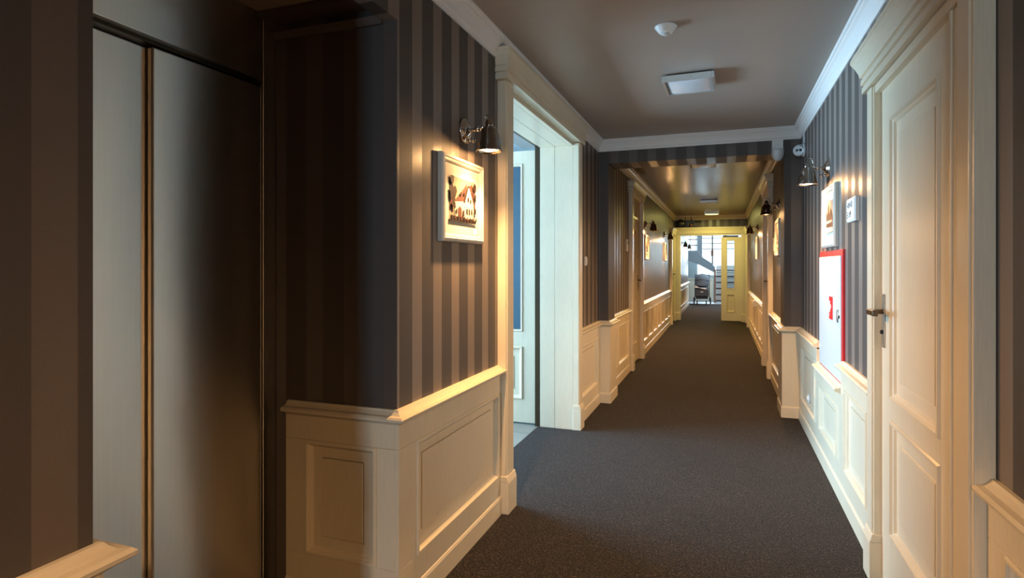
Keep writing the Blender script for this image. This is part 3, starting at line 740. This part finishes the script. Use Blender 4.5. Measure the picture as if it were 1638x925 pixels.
# ------------------------------------------------------------------ framed pictures
def house_print(b, kind=0):
    """sepia photograph as flat printed shapes; coordinates u in 0..1, v in 0..1"""
    S = lambda u, v, k: (0.012 + 0.00025 * k, -0.145 + 0.29 * u, -0.10 + 0.205 * v)
    layer = [0]
    def poly(pts, mi):
        layer[0] += 1; b.cur = mi
        b.add([S(u, v, layer[0]) for u, v in pts], [tuple(range(len(pts)))])
    poly([(0, 0), (1, 0), (1, 1), (0, 1)], 2)                                        # sky
    rnd = random.Random(11 + kind)
    def blob(cu, cv, r, mi, n=11):
        poly([(min(1, max(0, cu + r * rnd.uniform(.7, 1.15) * math.cos(2 * PI * k / n))), min(1, max(0, cv + 1.4 * r * rnd.uniform(.7, 1.15) * math.sin(2 * PI * k / n)))) for k in range(n)], mi)
    if kind == 0:
        for cu, cv, r in ((.05, .75, .11), (.12, .52, .13), (.03, .35, .12), (.2, .68, .09), (.93, .75, .10), (.96, .5, .12), (.86, .62, .09), (.84, .82, .07), (.1, .88, .06)): blob(cu, cv, r, 4 if rnd.random() < .5 else 5)
        poly([(.18, .12), (.60, .10), (.60, .52), (.18, .46)], 3)
        poly([(.16, .44), (.60, .50), (.66, .93), (.52, .78)], 5)                        # main roof slope
        poly([(.56, .08), (.92, .12), (.92, .46), (.76, .80), (.70, .84), (.56, .50)], 3)  # gable
        poly([(.50, .46), (.69, .88), (.73, .88), (.57, .46)], 4)
        poly([(.72, .88), (.93, .42), (.97, .44), (.76, .88)], 5)
        poly([(.30, .10), (.44, .09), (.44, .30), (.37, .36), (.30, .30)], 5)
        for u, v, w, h in ((.62, .2, .06, .13), (.71, .2, .05, .13), (.81, .21, .05, .12), (.67, .5, .05, .1), (.77, .48, .04, .09), (.47, .14, .06, .14), (.21, .18, .05, .1), (.36, .60, .06, .07), (.5, .62, .05, .07)):
            poly([(u, v), (u + w, v), (u + w, v + h), (u, v + h)], 4)
        poly([(0, 0), (1, 0), (1, .08), (.5, .10), (0, .12)], 4)
        for cu, cv, r in ((.97, .30, .06), (.985, .62, .07), (.95, .86, .08), (.03, .60, .09), (.06, .93, .08), (.13, .36, .07)): blob(cu, cv, r, 4)
        for k in range(9): blob(.05 + .115 * k, .09, .035, 5 if k % 2 else 4, 8)
    else:
        poly([(0, 0), (1, 0), (1, .30), (0, .36)], 5)
        for u, w, h in ((0, .16, .62), (.14, .16, .5), (.28, .14, .78), (.42, .2, .52), (.6, .14, .66), (.72, .28, .46)):
            poly([(u, .14), (u + w, .14), (u + w, h), (u + w / 2, h + .14), (u, h)], 4 if int(u * 100) % 28 < 15 else 5)
            for q in range(3):
                poly([(u + .02 + q * w * .3, .3), (u + .05 + q * w * .3, .3), (u + .05 + q * w * .3, .38), (u + .02 + q * w * .3, .38)], 3)
        poly([(0, 0), (1, 0), (1, .14), (0, .18)], 3)
    b.cur = 0
def make_picture(label, loc, rz, kind, w=0.462, h=0.392):
    t = thing('framed_picture', label, 'picture', loc, rz, 'framed photographs under the sconces')
    F = FL(0.0); b = MB()
    b.rings(F, -w / 2, w / 2, -h / 2, h / 2, [(0, 0), (0, 0.018), (0.004, 0.026), (0.016, 0.029), (0.020, 0.024), (0.030, 0.022), (0.036, 0.016), (0.036, 0.006)], cap=False)
    b.fbox(F, -w / 2 + .002, w / 2 - .002, 0.0005, 0.004, -h / 2 + .002, h / 2 - .002)
    b.build('picture_frame', M['frame'], t)
    b = MB(); b.rings(F, -w / 2 + 0.035, w / 2 - 0.035, -h / 2 + 0.035, h / 2 - 0.035, [(0, 0.0115), (0.045, 0.0115)], cap=False)
    # window mount sized around the print
    b = MB(); b.fbox(F, -w / 2 + 0.034, w / 2 - 0.034, 0.004, 0.0118, -h / 2 + 0.034, h / 2 - 0.034)
    b.build('mount', M['mat'], t)
    b = MB(); house_print(b, kind)
    b.build('print', [M['mat'], M['mat'], M['sep0'], M['sep1'], M['sep2'], M['sep3']], t, normals=False)
    b = MB(); b.fbox(F, w / 2 - 0.105, w / 2 - 0.060, 0.0118, 0.0122, -h / 2 + 0.045, -h / 2 + 0.075); b.build('caption_label', M['white'], t)
    return t
make_picture('sepia photo of a gabled house framed in silver on the left wall', (XL, 2.512, 1.663), 0, 0)
pr = make_picture('sepia photo of a street framed in silver above the fire hose cabinet', (XR, 4.225, 1.672), PI, 1)
dup(pr, (XLN, 9.42, 1.645), 0, 'small framed picture on the far left wall right after the door')
dup(pr, (XLN, 12.65, 1.645), 0, 'small framed picture on the left wall nearest the end portal')
dup(pr, (XRN, 6.83, 1.655), PI, 'framed picture half hidden behind the right pilaster')
dup(pr, (XRN, 10.75, 1.655), PI, 'framed picture on the far right wall beyond the door')

# ------------------------------------------------------------------ fire hose cabinet
t = thing('fire_hose_cabinet', 'tall white fire hose cabinet with red frame set in the right wall', 'fire cabinet', (XR, 4.18, 0.655))
F = lambda u, d, z: (-d, u - 4.18, z - 0.655)
y0, y1, z0, z1 = 3.79, 4.62, 0.672, 1.455
b = MB(); b.fbox(F, y0, y0 + 0.035, 0, 0.014, z0, z1); b.fbox(F, y1 - 0.004, y1, 0, 0.014, z0, z1)
b.fbox(F, y0 + .035, y1 - .004, 0, 0.014, z1 - 0.035, z1); b.fbox(F, y0 + .035, y1 - .004, 0, 0.014, z0, z0 + 0.008)
b.build('cabinet_frame', M['red'], t, bevel=0.002)
b = MB(); b.fbox(F, y0 + 0.037, y1 - 0.003, 0.001, 0.019, z0 + 0.010, z1 - 0.037)
dr = b.build('door', M['cab'], t, bevel=0.003)
b = MB(); b.fbox(F, 4.075, 4.205, 0.019, 0.0205, 1.022, 1.165)
sg = b.build('hose_sign', M['red'], dr)
b = MB()
b.fbox(F, 4.165, 4.190, 0.0205, 0.0210, 1.066, 1.137); b.fbox(F, 4.132, 4.150, 0.0205, 0.0210, 1.088, 1.114)
b.fbox(F, 4.145, 4.170, 0.0205, 0.0210, 1.096, 1.106)
b.fbox(F, 4.180, 4.188, 0.0205, 0.0210, 1.040, 1.048); b.fbox(F, 4.180, 4.188, 0.0205, 0.0210, 1.052, 1.058)
b.build('pictogram', M['white'], sg)
b = MB(); b.lathe([(0.001, 0.0), (0.018, 0.0), (0.020, 0.003), (0.016, 0.006), (0.001, 0.0065)], Matrix.Translation(F(3.905, 0.019, 1.062)) @ Matrix.Rotation(-PI / 2, 4, 'Y') @ Matrix.Diagonal((2.1, 1.0, 1, 1)), 20)
b.build('pull_handle', M['hinge'], dr, smooth=True)
b = MB(); b.tube([F(3.858, 0.018, 1.060), F(3.858, 0.025, 1.060)], 0.010, 14); b.build('lock', M['darkmetal'], dr)
b = MB(); b.fbox(F, 3.845, 3.885, 0.019, 0.021, 1.372, 1.412); b.build('label_tag', M['white'], dr)

# ------------------------------------------------------------------ small wall fittings
def plate(label, name, cat, F, u, z, w, h, d, mat='white', marks=None, group=None):
    t = thing(name, label, cat, F(u, 0, z), 0, group)
    o = Vector(F(u, 0, z)); G = lambda a, b_, c: tuple(Vector(F(a, b_, c)) - o)
    b = MB(); b.fbox(G, u - w / 2, u + w / 2, 0, d, z - h / 2, z + h / 2)
    body = b.build('plate', M[mat], t, bevel=min(0.003, d / 3))
    return t, body, G
CP, CZ = 3.515, 1.655
t, body, G = plate('white double panel with black symbols beside the right door', 'control_panel', 'switch', FR(XR), CP, CZ, 0.205, 0.125, 0.022)
b = MB(); b.fbox(G, CP - 0.096, CP + 0.096, 0.022, 0.026, CZ - 0.056, CZ + 0.056); b.build('cover', M['white'], body, bevel=0.0015)
b = MB()
for (u, z, w, h) in ((.072, .024, .010, .012), (.045, .026, .018, .030), (.018, .026, .008, .030), (.004, .026, .008, .012), (-.010, .026, .008, .030), (-.038, .028, .016, .034),
                     (.070, -.025, .026, .010), (.076, -.011, .014, .010), (.070, -.038, .026, .008), (.040, -.018, .008, .008), (.040, -.034, .008, .008), (.016, -.024, .014, .030), (-.010, -.016, .024, .018), (-.018, -.032, .008, .014)):
    b.fbox(G, CP + u - w / 2, CP + u + w / 2, 0.026, 0.0265, CZ + z - h / 2, CZ + z + h / 2)
b.build('symbols', M['black'], body)
t, body, G = plate('white light switch on the striped wall left of the left pilaster', 'light_switch', 'switch', FL(XL), 5.17, 1.40, 0.082, 0.082, 0.010)
b = MB(); b.fbox(G, 5.17 - .028, 5.17 + .028, 0.010, 0.016, 1.372, 1.428); b.build('rocker', M['white'], body, bevel=0.002)
def thermostat(label, F, u, z):
    t, body, G = plate(label, 'thermostat', 'thermostat', F, u, z, 0.09, 0.15, 0.020, group='card readers beside the room doors')
    b = MB(); b.fbox(G, u - .024, u + .024, 0.020, 0.0215, z + 0.012, z + 0.055); b.build('display', M['black'], body)
thermostat('white card reader left of the transomed far left door', FL(XLN), 7.42, 1.615)
thermostat('white card reader between right pilaster and far right door', FR(XRN), 7.35, 1.60)
thermostat('white card reader near the portal on the far right wall', FR(XRN), 13.55, 1.60)
t, body, G = plate('white outlet box jutting from the far right wainscot', 'outlet_box', 'outlet', FR(XRN - 0.021), 10.7, 0.72, 0.16, 0.10, 0.06)
b = MB(); b.fbox(G, 10.7 - .06, 10.7 + .06, 0.06, 0.066, 0.69, 0.75); b.build('cover', M['white'], body, bevel=0.002)
# round vacuum inlet on the right wainscot
t = thing('wall_outlet', 'small white round outlet low on the wainscot left of the fire cabinet', 'outlet', (XR - 0.0085, 5.20, 0.295))
RXm = Matrix.Rotation(-PI / 2, 4, 'Y')
b = MB(); b.lathe([(0.001, 0), (0.040, 0), (0.042, 0.004), (0.036, 0.010), (0.030, 0.011), (0.028, 0.006), (0.001, 0.006)], RXm, 24); bd = b.build('cover_ring', M['white'], t, smooth=True)
b = MB(); b.lathe([(0.001, 0.0062), (0.022, 0.0062), (0.020, 0.016), (0.001, 0.018)], RXm @ Matrix.Translation((0.0, 0, 0)), 18); b.build('flap', M['white'], t, smooth=True)

# ------------------------------------------------------------------ camera and motion sensor at the right pilaster
t = thing('security_camera', 'white dome security camera high on the right wall with cable duct', 'camera', (XR, 5.52, 2.345))
RXm = Matrix.Rotation(-PI / 2, 4, 'Y')
b = MB(); b.lathe([(0.001, 0), (0.056, 0), (0.057, 0.016), (0.050, 0.024), (0.001, 0.024)], RXm, 28); b.build('base', M['offwhite'], t, smooth=True)
q = Matrix.Translation((-0.045, -0.008, -0.004)) @ Matrix.Rotation(math.radians(-14), 4, 'Z') @ Matrix.Rotation(math.radians(102), 4, 'X')
b = MB(); b.lathe([(0.001, -0.05), (0.025, -0.044), (0.042, -0.028), (0.050, -0.005), (0.048, 0.018), (0.040, 0.034), (0.034, 0.040), (0.031, 0.037), (0.001, 0.037)], q, 30); hd = b.build('camera_head', M['offwhite'], t, smooth=True)
for sx, r in ((-0.014, 0.010), (0.013, 0.012)):
    b = MB(); b.lathe([(0.001, 0.042), (r * 0.7, 0.041), (r, 0.037), (r, 0.034)], q @ Matrix.Translation((sx, 0.004, 0)), 18); b.build('lens', M['black'], hd, smooth=True)
b = MB(); b.box(-0.016, -0.0005, -0.012, 0.012, 0.056, 0.145); b.build('cable_duct', M['offwhite'], t, bevel=0.002)
t = thing('motion_sensor', 'white junction box with rounded motion sensor on the header corner', 'sensor', (0.463, YP0, 2.44))
b = MB(); b.box(-0.046, 0.046, -0.035, -0.0005, -0.036, 0.048); b.box(-0.040, 0.040, -0.037, -0.033, -0.030, 0.042); bd = b.build('junction_box', M['white'], t, bevel=0.003)
b = MB(); b.lathe([(0.002, -0.0019), (0.003, 0.0003), (0.001, 0.0006)], Matrix.Translation((0, -0.038, 0.006)) @ Matrix.Rotation(PI / 2, 4, 'X'), 8); b.build('screw', M['black'], bd)
b = MB(); b.lathe([(0.052, 0), (0.053, -0.012), (0.050, -0.045), (0.043, -0.072), (0.030, -0.092), (0.014, -0.102), (0.001, -0.104)], Matrix.Translation((0, -0.053, -0.044)), 30, cap0=True); b.build('sensor_dome', M['offwhite'], t, smooth=True)
b = MB(); b.box(-0.04, 0.04, -0.05, -0.0005, -0.049, -0.040); b.build('bracket', M['black'], t)

# ------------------------------------------------------------------ ceiling fixtures
def make_lamp(label, loc, lit=False):
    t = thing('ceiling_lamp', label, 'ceiling lamp', loc, 0, 'square ceiling lamps')
    s_ = 0.162
    b = MB(); b.box(-0.13, 0.13, -0.13, 0.13, -0.010, 0.0); b.build('mounting_plate', M['darkmetal'], t)
    b = MB()
    for sx in (-1, 1):
        b.box(sx * s_, sx * (s_ - 0.018), -s_, s_, -0.052, -0.010)
    b.box(-s_ + 0.018, s_ - 0.018, -s_, -s_ + 0.006, -0.052, -0.010); b.box(-s_ + 0.018, s_ - 0.018, s_ - 0.006, s_, -0.052, -0.010)
    b.build('frame', M['alu'], t, bevel=0.002)
    b = MB(); n = 12; vs = []; fs = []
    for i in range(n + 1):
        u = -1 + 2 * i / n
        for j in range(n + 1):
            v = -1 + 2 * j / n
            vs.append((u * (s_ - 0.020), v * (s_ - 0.010), -0.040 - 0.017 * (1 - u * u) * (0.6 + 0.4 * (1 - v * v))))
    for i in range(n):
        for j in range(n): fs.append((i * (n + 1) + j, (i + 1) * (n + 1) + j, (i + 1) * (n + 1) + j + 1, i * (n + 1) + j + 1))
    b.add(vs, fs); b.build('diffuser', M['lampon' if lit else 'diffuser'], t, smooth=True, solid=0.003)
    b = MB(); b.tube([(0.02, -s_ - 0.004, -0.030), (0.02, -s_ + 0.004, -0.030)], 0.004, 8); b.build('screw', M['chrome'], t)
    return t
l0 = make_lamp('nearest square ceiling lamp with unlit opal diffuser and steel frame', (-0.207, 4.06, CEIL))
l0.rotation_euler = (0, 0, math.radians(-1.5))
dup(l0, (-0.225, 7.33, CEIL), 0, 'unlit square ceiling lamp just past the header')
dup(l0, (-0.25, 11.75, CEIL), 0, 'unlit square ceiling lamp second past the header')
l4 = make_lamp('yellow lit square ceiling lamp in front of the portal cornice', (-0.24, 14.35, CEIL), True)
L = bpy.data.lights.new('corridor_lamp_light', 'AREA'); L.shape = 'SQUARE'; L.size = 0.3; L.energy = CORRIDOR_LAMP_W; L.color = (1.0, 0.88, 0.26)
lo = bpy.data.objects.new('corridor_lamp_light', L); COL.objects.link(lo); lo.parent = l4; lo.location = (0, 0, -0.07)
t = thing('smoke_detector', 'round white smoke detector on the taupe ceiling', 'smoke detector', (-0.277, 3.12, CEIL))
b = MB(); b.lathe([(0.056, 0), (0.057, -0.004), (0.054, -0.008), (0.034, -0.034), (0.028, -0.038), (0.001, -0.038)], None, 36, cap0=True); bd = b.build('housing', M['white'], t, smooth=False)
for p in bd.data.polygons: p.use_smooth = True
b = MB(); b.lathe([(0.019, -0.036), (0.021, -0.042), (0.016, -0.046), (0.001, -0.047)], None, 24); b.build('sensor_cap', M['offwhite'], t, smooth=True)

# ------------------------------------------------------------------ black ornament on the portal cornice
zc = PH + 0.042 + 0.155
t = thing('vintage_machine', 'small black antique machine with a round wheel standing on the portal cornice', 'ornament', (-0.93, YE - 0.04, zc))
RY = Matrix.Rotation(PI / 2, 4, 'X')
b = MB(); b.lathe([(0.001, -0.015), (0.095, -0.015), (0.105, 0), (0.095, 0.015), (0.001, 0.015)], Matrix.Translation((-0.06, 0, 0.106)) @ RY, 30); w = b.build('wheel', M['black'], t, smooth=True)
b = MB(); b.lathe([(0.001, 0.016), (0.02, 0.016), (0.014, 0.026), (0.001, 0.028)], Matrix.Translation((-0.05, 0, 0.12)) @ RY, 16); b.build('hub', M['chrome'], w, smooth=True)
b = MB(); b.box(0.02, 0.33, -0.03, 0.03, 0, 0.035); b.box(0.05, 0.14, -0.025, 0.025, 0.03, 0.17); b.box(0.13, 0.28, -0.025, 0.025, 0.10, 0.17); b.box(0.16, 0.24, -0.02, 0.02, 0.03, 0.10); b.build('body', M['black'], t, bevel=0.008)
for x in (0.06, 0.20):
    b = MB(); b.tube([(x, 0, 0.16), (x - 0.005, 0, 0.27)], 0.008, 8); b.build('rod', M['black'], t, smooth=True)
b = MB(); b.tube([(0.26, 0, 0.14), (0.36, 0, 0.145), (0.44, 0, 0.14)], [0.02, 0.014, 0.008], 12); b.build('spout', M['black'], t, smooth=True)
b = MB(); b.lathe([(0.001, 0.0), (0.045, 0.0), (0.05, 0.012), (0.03, 0.024), (0.001, 0.026)], Matrix.Translation((0.21, -0.036, 0.035)), 20)
b.lathe([(0.001, 0), (0.018, 0), (0.018, 0.05), (0.001, 0.05)], Matrix.Translation((0.19, -0.038, 0.055)), 14); b.build('copper_fitting', M['copper'], t, smooth=True)

# ------------------------------------------------------------------ stroller
t = thing('stroller', 'dark grey baby stroller parked on the carpet beyond the portal', 'stroller', (-0.68, 21.55, 0))
for x in (-0.275, 0.275):
    b = MB(); Mx = Matrix.Translation((x, 0.18, 0.125)) @ Matrix.Rotation(PI / 2, 4, 'Y')
    n = 24; b.lathe([(0.098, -0.02), (0.118, -0.018), (0.125, 0), (0.118, 0.018), (0.098, 0.02), (0.098, -0.02)], Mx, n); w = b.build('wheel', M['rubber'], t, smooth=True)
    b = MB(); b.lathe([(0.001, -0.02), (0.02, -0.02), (0.02, 0.02), (0.001, 0.02)], Mx, 12)
    for k in range(5):
        a = 2 * PI * k / 5; b.tube([Mx @ Vector((0, 0, 0)), Mx @ Vector((0.1 * math.cos(a), 0.1 * math.sin(a), 0))], 0.008, 6)
    b.build('rim', M['alu'], w)
for x in (-0.15, 0.15):
    b = MB(); Mx = Matrix.Translation((x, -0.36, 0.085)) @ Matrix.Rotation(PI / 2, 4, 'Y')
    b.lathe([(0.001, -0.018), (0.075, -0.018), (0.085, 0), (0.075, 0.018), (0.001, 0.018)], Mx, 20); w = b.build('wheel', M['rubber'], t, smooth=True)
    b = MB(); b.tube([(x, -0.36, 0.085), (x, -0.33, 0.2)], 0.016, 8); b.build('fork', M['alu'], t)
for x in (-0.24, 0.24):
    b = MB(); b.tube([(x, 0.18, 0.125), (x, 0.0, 0.45), (x, 0.12, 0.75), (x * 1.02, 0.42, 1.0)], 0.013, 8)
    b.tube([(x, 0.0, 0.45), (x * 0.7, -0.33, 0.2)], 0.012, 8); b.build('frame_tube', M['black'], t, smooth=True)
b = MB(); b.tube([(-0.245, 0.42, 1.0), (-0.24, 0.45, 1.02), (0.24, 0.45, 1.02), (0.245, 0.42, 1.0)], 0.016, 10); b.build('handlebar', M['rubber'], t, smooth=True)
b = MB(); b.tube([(-0.27, 0.18, 0.125), (0.27, 0.18, 0.125)], 0.010, 8); b.build('axle', M['alu'], t)
b = MB(); b.prism([(-0.30, 0.20), (0.16, 0.18), (0.18, 0.34), (-0.30, 0.32)], lambda a, c, d_: (d_, a, c), -0.20, 0.20); b.build('basket', M['strfab'], t, bevel=0.02)
b = MB(); b.prism([(-0.34, 0.34), (-0.10, 0.32), (0.12, 0.50), (0.22, 0.92), (0.14, 0.94), (0.02, 0.60), (-0.12, 0.48), (-0.34, 0.50)], lambda a, c, d_: (d_, a, c), -0.20, 0.20); b.build('seat', M['strfab'], t, bevel=0.015)
b = MB(); vs = []; fs = []; nu, nv = 12, 14
for i in range(nu + 1):
    th = math.radians(-12 + 112 * i / nu)
    for j in range(nv + 1):
        ph = PI * j / nv; x = -0.245 * math.cos(ph); r = 0.35 * (math.sin(ph) ** 0.55 if 0 < j < nv else 0.3)
        vs.append((x, 0.12 - r * math.cos(th), 0.72 + r * math.sin(th)))
for i in range(nu):
    for j in range(nv): fs.append((i * (nv + 1) + j, i * (nv + 1) + j + 1, (i + 1) * (nv + 1) + j + 1, (i + 1) * (nv + 1) + j))
b.add(vs, fs); b.build('canopy', M['strgrey'], t, smooth=True, solid=0.01)
b = MB(); b.tube([vs[nu // 3 * (nv + 1) + j] for j in range(nv + 1)], 0.012, 8); b.build('canopy_hoop', M['black'], t, smooth=True)
b = MB(); b.prism([(0.02, 0.52), (0.06, 0.50), (0.20, 0.92), (0.16, 0.94)], lambda a, c, d_: (d_, a - 0.03, c), -0.175, 0.175); b.build('seat_liner', M['strgrey'], t, bevel=0.01)
b = MB(); b.prism([(-0.38, 0.30), (-0.34, 0.28), (-0.10, 0.50), (-0.12, 0.62), (-0.26, 0.60), (-0.37, 0.52)], lambda a, c, d_: (d_, a, c), -0.225, 0.225); fm = b.build('foot_cover', M['strfab'], t, bevel=0.03)
b = MB(); b.box(-0.04, 0.05, -0.384, -0.378, 0.44, 0.462); b.build('badge', M['white'], fm)
b = MB(); b.prism([(-0.22, 0.60), (0.16, 0.585), (0.13, 0.53), (-0.05, 0.57), (-0.21, 0.66)], lambda a, c, d_: (a, d_, c), -0.40, -0.22); b.build('blanket', M['blanket'], t, bevel=0.008)

# ------------------------------------------------------------------ stair hall
t = thing('staircase', 'grey staircase with dark treads and rails in the bright hall beyond the stroller', 'staircase', (-0.5, 23.5, 0))
o_ = (-0.5, 23.5, 0)
def stp(b, name, mat, parent=t, **k): return at(b, o_).build(name, mat, parent, **k)
b = MB(); b.prism([(-1.6, 1.92), (-0.88, 1.92), (-0.70, 1.66), (-0.40, 1.46), (-0.27, 1.30), (-0.27, 1.10), (-0.42, 1.17), (-0.80, 1.38), (-1.20, 1.54), (-1.6, 1.60)], lambda a, c, d_: (a, d_, c), 22.9, 23.9)
stp(b, 'upper_flight', M['stairgrey'], bevel=0.005)
b = MB(); b.box(-0.895, -0.725, 23.0, 23.3, 1.70, 4.2); stp(b, 'pillar', M['stairgrey'], bevel=0.004)
for z in (2.12, 2.34, 2.56):
    b = MB(); b.box(-1.6, -0.895, 22.95, 22.98, z - 0.014, z + 0.014); stp(b, 'railing_bar', M['darkwood'])
for z in (1.98, 2.18, 2.38, 2.58):
    b = MB(); b.tube([(-0.725, 22.96, z), (0.55, 22.96, z + 0.0)], 0.012, 8); stp(b, 'railing_bar', M['darkwood'])
for x in (-0.36, 0.10):
    b = MB(); b.box(x - 0.02, x + 0.02, 22.94, 22.98, 1.30 if x < 0 else 1.2, 2.7); stp(b, 'railing_post', M['darkwood'])
b = MB(); b.box(-0.30, -0.235, 22.60, 22.67, 0.0, 1.22); stp(b, 'newel_post', M['redwood'], bevel=0.006)
for i in range(6):
    z = 0.07 + 0.22 * i; y = 22.55 + 0.17 * i
    b = MB(); b.box(-0.235, 0.62, y, y + 0.26, z - 0.02, z + 0.025); stp(b, 'tread', M['darkwood'], bevel=0.004)
    b = MB(); b.box(-0.235, 0.62, y + 0.2, y + 0.215, z + 0.025, z + 0.19); stp(b, 'riser', M['white'])
b = MB(); b.prism([(22.5, 0), (22.75, 0), (23.75, 1.20), (23.6, 1.30)], lambda a, c, d_: (d_, a, c), 0.62, 0.66); stp(b, 'stringer', M['stairgrey'])
b = MB(); b.box(-0.42, -0.33, 23.5, 23.56, 1.72, 1.95); stp(b, 'panel', M['redwood'])
